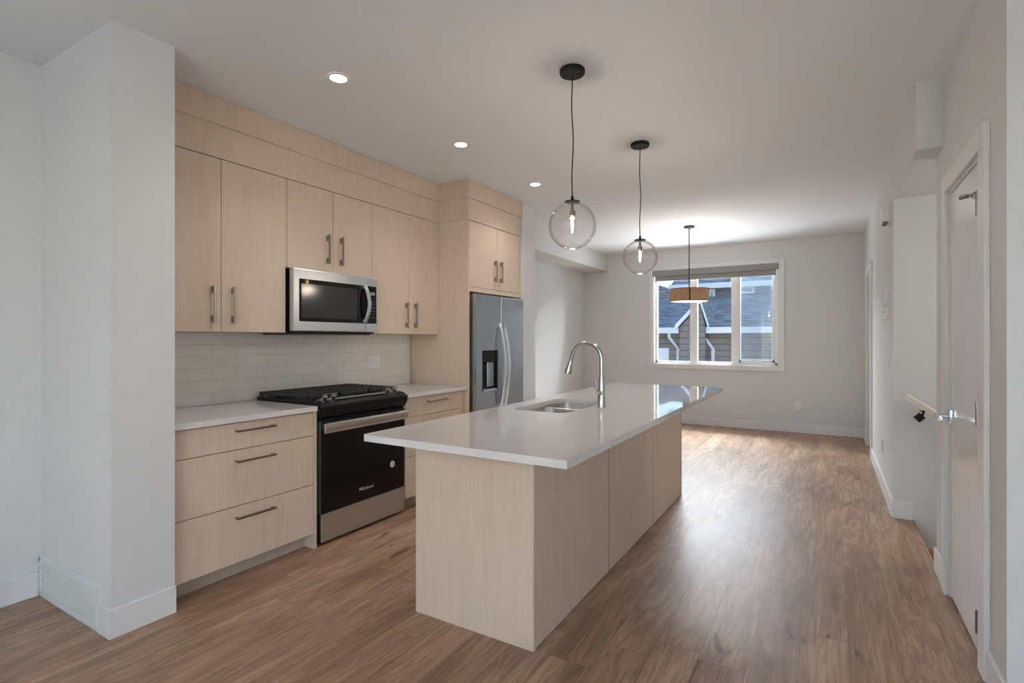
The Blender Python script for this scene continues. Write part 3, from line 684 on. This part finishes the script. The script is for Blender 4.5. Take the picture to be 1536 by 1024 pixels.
g = bmesh.new(); tube(g, [(fx, fy, cz1+.085), (fx-.005, fy-.03, cz1+.088), (fx-.006, fy-.044, cz1+.089)], [.015, .016, .014], 16)
lv = obj('lever_hub', g, chrome, t, True)
g = bmesh.new(); tube(g, [(fx-.006, fy-.038, cz1+.09), (fx-.014, fy-.052, cz1+.12), (fx-.020, fy-.056, cz1+.165)], [.008, .0065, .006], 12); obj('lever', g, chrome, lv, True)

# ---------------------------------------------------------------- globe pendants
def globe_pendant(x, y, zc, label):
    t = thing('globe_pendant', label, 'pendant lamp', (x, y, CEIL), 'globe pendants over the island')
    g = bmesh.new(); lathe(g, [(0, -.0001), (.063, -.0001), (.066, -.004), (.066, -.02), (.062, -.026), (0, -.026)], x, y, CEIL, 40); cn = obj('canopy', g, blackmetal, t, True)
    for a in (20, 200): 
        g = bmesh.new(); q = math.radians(a); lathe(g, [(.005, -.026), (.006, -.03), (.0, -.034)], x+.04*math.cos(q), y+.04*math.sin(q), CEIL, 10)
        obj('screw', g, blackmetal, cn, True)
    R = .125; top = zc+R
    g = bmesh.new(); n = 26; pts = []
    for k in range(n+1):
        u = k/n; z = CEIL-.024-(CEIL-.024-top-.02)*u
        w_ = .0045*math.sin(u*9+x*3)*math.sin(PI*u); pts.append((x+w_, y+w_*.4, z))
    tube(g, pts, .0032, 8); obj('cord', g, blackmetal, t, True)
    g = bmesh.new(); lathe(g, [(0, .03), (.006, .03), (.009, .012), (.012, .006), (.040, .002), (.041, -.004), (0, -.004)], x, y, top, 28); obj('cap', g, blackmetal, t, True)
    g = bmesh.new(); lathe(g, [(0, 0), (.008, 0), (.008, -.04), (.016, -.044), (.017, -.075), (0, -.075)], x, y, top-.003, 20); obj('socket', g, pullm, t, True)
    g = bmesh.new(); prof = []
    for k in range(4, 33): 
        a = math.radians(90-180*k/32*1.0); r_ = R*math.cos(a); z_ = R*math.sin(a)
        if k < 5: pass
        prof.append((max(r_, 0), z_))
    # ring open at the top, flattened lip at the bottom
    prof = [(R*math.sin(math.radians(a)), R*math.cos(math.radians(a))) for a in range(17, 158, 4)]
    inner = [(r*.982, z*.982) for r, z in prof][::-1]
    bot = prof[-1]; lip = [(bot[0]*.92, bot[1]-.004), (bot[0]*.86, bot[1]+.0), (bot[0]*.9, bot[1]+.006)]
    lathe(g, prof+lip+inner, x, y, zc, 56, close=True)
    obj('globe', g, globem, t, True, label='smoky clear glass globe')
    g = bmesh.new(); z0 = top-.078
    lathe(g, [(.010, 0), (.013, -.01), (.015, -.03), (.013, -.06), (.008, -.078), (0, -.083)], x, y, z0, 20); bl = obj('bulb', g, bulbm, t, True)
    g = bmesh.new(); 
    for a in (0, 120, 240):
        q = math.radians(a); tube(g, [(x+.003*math.cos(q), y+.003*math.sin(q), z0-.006), (x+.006*math.cos(q), y+.006*math.sin(q), z0-.04), (x+.003*math.cos(q), y+.003*math.sin(q), z0-.07)], .0022, 6)
    obj('filament', g, filam, bl, True)
    l = bpy.data.lights.new('pendant_glow', 'POINT'); l.energy = 2.2; l.color = (1, .84, .7); l.shadow_soft_size = .02
    o = bpy.data.objects.new('pendant_glow', l); C.objects.link(o); o.location = (x, y, z0-.11)
    return t
globe_pendant(-1.148, 2.527, 1.905, 'clear globe pendant lamp nearer the camera, hanging over the near end of the island')
globe_pendant(-1.163, 3.731, 1.900, 'clear globe pendant lamp farther from the camera, hanging over the far end of the island')

# drum pendant over the dining area
x, y = -1.494, 6.80
t = thing('drum_pendant', 'brown drum shade pendant lamp hanging in front of the far window', 'pendant lamp', (x, y, CEIL))
g = bmesh.new(); lathe(g, [(0, -.0001), (.065, -.0001), (.066, -.018), (.03, -.026), (0, -.027)], x, y, CEIL, 32); obj('canopy', g, blackmetal, t, True)
g = bmesh.new(); tube(g, [(x, y, CEIL-.02), (x, y, 1.90)], .006, 10); obj('rod', g, blackmetal, t, True)
g = bmesh.new(); lathe(g, [(.236, -.072), (.236, .075), (.232, .075), (.232, -.072)], x, y, 1.857, 64, close=True); sh = obj('lamp_shade', g, shade, t, True, label='brown linen drum shade')
g = bmesh.new()
for a in (-132+56, -132+176, -132+296):
    q = math.radians(a); cx_, cy_ = x+.2375*math.cos(q), y+.2375*math.sin(q); tube(g, [(cx_, cy_, 1.783), (cx_, cy_, 1.934)], .0075, 8)
for zz in (1.783, 1.934): lathe(g, [(.240, -.003), (.240, .003), (.233, .003), (.233, -.003)], x, y, zz, 64, close=True)
obj('shade_frame', g, blackmetal, sh, True)
g = bmesh.new(); lathe(g, [(0, -.004), (.20, -.004), (.228, .004), (.228, .010), (0, .010)], x, y, 1.782, 48); obj('diffuser', g, lampw, t, True, label='frosted white diffuser')
g = bmesh.new()
for a in (0, 120, 240): q = math.radians(a); tube(g, [(x, y, 1.905), (x+.233*math.cos(q), y+.233*math.sin(q), 1.925)], .004, 6)
obj('spider', g, blackmetal, t)
l = bpy.data.lights.new('drum_glow', 'POINT'); l.energy = 7; l.color = (1, .95, .9); l.shadow_soft_size = .06
o = bpy.data.objects.new('drum_glow', l); C.objects.link(o); o.location = (x, y, 1.87)

# recessed ceiling lights
for k, (x, y, nm) in enumerate(((-2.262, 1.955, 'nearest'), (-2.277, 3.08, 'middle'), (-2.285, 4.22, 'farthest'))):
    t = thing('ceiling_light', {'nearest': 'round recessed ceiling light nearest the camera', 'middle': 'round recessed ceiling light, middle one of the kitchen row', 'farthest': 'round recessed ceiling light farthest down the kitchen row'}[nm], 'ceiling light', (x, y, CEIL), 'recessed lights in the kitchen ceiling')
    g = bmesh.new(); lathe(g, [(.062, -.0002), (.060, -.004), (.044, -.006), (.042, -.0005)], x, y, CEIL, 36, close=True); obj('trim_ring', g, trimm, t, True)
    g = bmesh.new(); lathe(g, [(0, -.0045), (.040, -.0045), (.042, -.003), (.042, -.0003), (0, -.0003)], x, y, CEIL, 32); obj('lens', g, lens, t, True)
    l = bpy.data.lights.new('downlight', 'SPOT'); l.energy = 8.5; l.spot_size = math.radians(130); l.spot_blend = .8; l.color = (1, .96, .92); l.shadow_soft_size = .04
    o = bpy.data.objects.new('downlight', l); C.objects.link(o); o.location = (x, y, CEIL-.012)

# ---------------------------------------------------------------- wall fittings
def plate_x(name, label, cat, x, y0, y1, z0, z1, kind, n=1, sgn=1, th=.006):
    """plate on a wall whose face normal is sgn*x"""
    t = thing(name, label, cat, (x, (y0+y1)/2, (z0+z1)/2))
    X = sorted((x, x+sgn*th)); obj('cover_plate', B((X[0], X[1], y0, y1, z0, z1, .0015)), plastic, t)
    for i in range(n):
        yc = y0+(y1-y0)*(i+.5)/n; zc = (z0+z1)/2; a = x+sgn*th; b = a+sgn*.004; Q = sorted((a, b))
        k = kind[i] if isinstance(kind, (list, tuple)) else kind
        if k == 'switch': obj('rocker', B((Q[0], Q[1], yc-.016, yc+.016, zc-.033, zc+.033, .002)), plastic, t)
        else:
            for dz in (-.02, .02):
                s = obj('socket', B((Q[0], Q[1], yc-.015, yc+.015, zc+dz-.013, zc+dz+.013, .003)), plastic, t)
                Z = sorted((b, b+sgn*.0006)); obj('slots', B((Z[0], Z[1], yc-.007, yc-.005, zc+dz-.003, zc+dz+.006), (Z[0], Z[1], yc+.005, yc+.007, zc+dz-.003, zc+dz+.006)), slotm, s)
    return t
plate_x('wall_outlet', 'white double cover plate with outlet and switch on the tile backsplash right of the range', 'outlet', -3.388, 3.245, 3.385, 1.056, 1.17, ['socket', 'switch'], 2)
plate_x('wall_outlet', 'white outlet low on the right wall', 'outlet', XR, 5.63, 5.71, .325, .44, 'socket', 1, -1)
plate_x('light_switch', 'white double light switch plate on the right wall below the thermostats', 'light switch', XR, 5.02, 5.15, 1.065, 1.185, 'switch', 2, -1)
t = thing('wall_outlet', 'white outlet low on the far wall right of the window', 'outlet', (-.375, YF, .377))
obj('cover_plate', B((-.412, -.338, YF-.006, YF, .32, .435, .0015)), plastic, t)
for dz in (-.02, .02):
    s = obj('socket', B((-.39, -.36, YF-.010, YF-.006, .377+dz-.013, .377+dz+.013, .003)), plastic, t)
    obj('slots', B((-.382, -.380, YF-.0106, YF-.010, .377+dz-.003, .377+dz+.006), (-.370, -.368, YF-.0106, YF-.010, .377+dz-.003, .377+dz+.006)), slotm, s)
t = thing('thermostat', 'slim white thermostat on the right wall, upper of two', 'thermostat', (XR, 5.1, 1.65))
obj('back_plate', B((XR-.008, XR, 5.04, 5.15, 1.59, 1.715, .002)), plastic, t); obj('housing', B((XR-.024, XR-.008, 5.055, 5.135, 1.61, 1.695, .004)), plastic, t)
t = thing('thermostat', 'boxy white thermostat on the right wall, lower of two', 'thermostat', (XR, 5.1, 1.51))
obj('back_plate', B((XR-.008, XR, 5.03, 5.15, 1.455, 1.568, .002)), plastic, t); h = obj('housing', B((XR-.036, XR-.008, 5.04, 5.14, 1.465, 1.56, .004)), plastic, t)
obj('screen', B((XR-.0365, XR-.036, 5.06, 5.12, 1.51, 1.545)), greyink, h)
t = thing('door_chime', 'white boxy door chime high on the right wall', 'door chime', (XR, 5.03, 2.27))
obj('back_plate', B((XR-.01, XR, 4.93, 5.12, 2.20, 2.345, .002)), plastic, t); obj('cover', B((XR-.055, XR-.01, 4.935, 5.115, 2.215, 2.343, .006)), plastic, t)
obj('sound_slots', B((XR-.045, XR-.02, 4.95, 5.1, 2.205, 2.215)), slotm, t)
# handrail on the stair wall
t = thing('handrail', 'pale wooden handrail sloping down the stair wall behind the door', 'handrail', (XD, 4.72, .8))
g = bmesh.new(); A = Vector((.475, 4.725, .905)); D = Vector((1, 0, -.68)).normalized(); U = Vector((0, 0, 1)); Nn = D.cross(Vector((0, 1, 0))).normalized()
sec = [(-.018, -.022), (.018, -.022), (.02, .01), (.013, .022), (-.013, .022), (-.02, .01)]
vs = [[g.verts.new(A+D*s+Vector((0, a, 0))+(-Nn if Nn.z < 0 else Nn)*b) for a, b in sec] for s in (0, 2.3)]
for k in range(6): g.faces.new((vs[0][k], vs[0][(k+1) % 6], vs[1][(k+1) % 6], vs[1][k]))
g.faces.new(vs[0][::-1]); g.faces.new(vs[1])
railm = mat('handrail_paint', (.74, .68, .63), .35); noise_bump(railm, (30,)*3, .02, .001)
obj('rail', g, railm, t)
for s in (.13, 1.0, 1.9):
    p = A+D*s; g = bmesh.new()
    dm = [(0, .036), (.036, 0), (0, -.036), (-.036, 0)]
    prism(g, [(p.x+a-.02, p.z-.085+b) for a, b in dm], 'y', 4.772, 4.7795)
    tube(g, [(p.x-.02, 4.772, p.z-.085), (p.x-.012, 4.735, p.z-.075), (p.x, 4.725, p.z-.03)], .008, 8)
    bx(g, p.x-.025, p.x+.025, 4.715, 4.735, p.z-.034, p.z-.028, .001)
    obj('bracket', g, blackmetal, t, label='black square bracket')
# floor register by the far wall
t = thing('floor_register', 'small brown floor register at the foot of the far wall', 'floor register', (-2.02, 8.34, 0))
obj('frame', B((-2.16, -1.83, 8.31, 8.38, 0, .004, .001)), registerm, t)
g = bmesh.new()
for k in range(14): bx(g, -2.145+k*.022, -2.137+k*.022, 8.32, 8.37, .004, .006)
obj('louvres', g, registerm, t)

# ---------------------------------------------------------------- neighbouring house beyond the far window (seen from an upper storey)
GZ = -3.4
gr = obj('ground', B((-30, 20, 8.7, 60, GZ-.2, GZ)), groundm); gr['kind'] = 'structure'
def atY(px, py, Y):
    c, s = math.cos(math.radians(30.95)), math.sin(math.radians(30.95)); k = (px-768)/791.6
    d = Vector((-s+c*k, c+s*k, (507.9-py)/791.6)); return Vector((0, 0, H))+d*(Y/d.y)
Y1 = 17.0
eL = atY(1000, 496, Y1-.3); eR = atY(1090, 491, Y1-.3)
ez = (eL.z+eR.z)/2
t = thing('neighbour_house', 'neighbouring grey house with brown siding and shingle roof seen through the far window', 'house', (-3.0, Y1, GZ))
xa = atY(960, 500, Y1).x-2; xb = atY(1200, 500, Y1).x+2
g0 = atY(1026, 520, Y1).x; g1 = atY(1063, 520, Y1).x          # the gable bay
obj('wall', B((xa, xb, Y1, Y1+.2, GZ, ez), (xa, xa+.2, Y1, Y1+8, GZ, ez), (xb-.2, xb, Y1, Y1+8, GZ, ez)), siding, t, label='brown lap siding')
Y2 = Y1+3.6; rz = atY(1010, 446, Y2).z
g = bmesh.new(); prism(g, [(Y1-.35, ez), (Y2, rz), (Y2, rz-.15), (Y1-.35, ez-.12)], 'x', xa-.3, xb+.3); obj('roof', g, shingle, t, label='grey shingle lower roof')
gl = bmesh.new(); bx(gl, xa-.3, g0-.05, Y1-.48, Y1-.35, ez-.13, ez+.06, .02); bx(gl, g1+.0, xb+.3, Y1-.48, Y1-.35, ez-.13, ez+.06, .02); obj('gutter', gl, gutm, t)
# projecting gable
pk = atY(1051, 456, Y1-.55); gm = pk.x
gw = bmesh.new(); prism(gw, [(g0, GZ), (g1, GZ), (g1, ez+.05), (gm, pk.z), (g0, ez+.05)], 'y', Y1-.55, Y1-.0); obj('gable_wall', gw, siding, t, label='brown sided gable')
rg = bmesh.new()
for (p, q) in (((g0-.12, ez+.0), (gm, pk.z+.06)), ((gm, pk.z+.06), (g1+.12, ez+.0))):
    prism(rg, [(p[0], p[1]-.02), (p[0], p[1]+.13), (q[0], q[1]+.11), (q[0], q[1]-.04)], 'y', Y1-.66, Y1-.56)
obj('rake_board', rg, gutm, t, label='white rake boards')
rg = bmesh.new()
for (p, q) in (((g0-.12, ez+.1), (gm, pk.z+.16)), ((gm, pk.z+.16), (g1+.12, ez+.1))):
    prism(rg, [(p[0], p[1]), (p[0], p[1]+.05), (q[0], q[1]+.05), (q[0], q[1])], 'y', Y1-.62, Y1+1.6)
obj('gable_roof', rg, shingle, t)
for px in (1018, 1070):
    x = atY(px, 520, Y1).x; g = bmesh.new(); tube(g, [(x-.2, Y1-.40, ez-.1), (x-.2, Y1-.38, ez-.25), (x, Y1-.06, ez-.6), (x, Y1-.06, GZ+.1)], .055, 8); obj('downspout', g, gutm, t, True)
gx = atY(1004, 540, Y1); gd = obj('garage_door', B((gx.x-2.6, gx.x, Y1-.06, Y1-.005, GZ, atY(1004, 522, Y1).z)), gutm, t, label='white door panel'); 
# upper storey
uz = atY(1100, 427, Y2).z; ux0 = atY(1024, 440, Y2).x
obj('upper_wall', B((ux0, xb, Y2, Y2+.2, rz-.2, uz), (ux0, ux0+.2, Y2, Y2+6, rz-.2, uz)), sidingb, t, label='blue grey siding of the upper storey')
g = bmesh.new(); prism(g, [(Y2-.45, uz-.03), (Y2+3.5, uz+1.7), (Y2+3.5, uz+1.55), (Y2-.45, uz-.12)], 'x', ux0-.4, xb+.3); obj('upper_roof', g, shingle, t)
obj('upper_gutter', B((ux0-.4, xb+.3, Y2-.56, Y2-.44, uz-.14, uz+.06, .02)), gutm, t)
for (p0, p1) in (((1063, 434), (1073, 455)), ((1108, 430), (1132, 440))):
    a = atY(p0[0], p0[1], Y2); b = atY(p1[0], p1[1], Y2)
    f = obj('window', B((a.x, b.x, Y2-.05, Y2-.002, b.z, a.z), bev=.01), gutm, t); obj('pane', B((a.x+.08, b.x-.08, Y2-.06, Y2-.051, b.z+.08, a.z-.08)), extglass, f)
# farther house on the left
t = thing('far_house', 'distant grey roofed house at the left edge of the far window', 'house', (-9, 32, GZ))
a = atY(985, 432, 32); b = atY(1012, 440, 32)
obj('wall', B((a.x-7, b.x+1.5, 32, 38, GZ, a.z-1.1)), sidingb, t)
g = bmesh.new(); prism(g, [(a.x-7.5, a.z-1.1), (b.x+2.0, a.z-1.1), (a.x-.6, a.z+.45), (a.x-3, a.z+.45)], 'y', 31.4, 38.6); obj('roof', g, shingle, t)
g = bmesh.new(); bx(g, a.x-7.5, b.x+2.0, 31.3, 31.4, a.z-1.3, a.z-1.1); obj('gutter', g, gutm, t)
for o in bpy.data.objects:
    if '_l' in o: del o['_l']
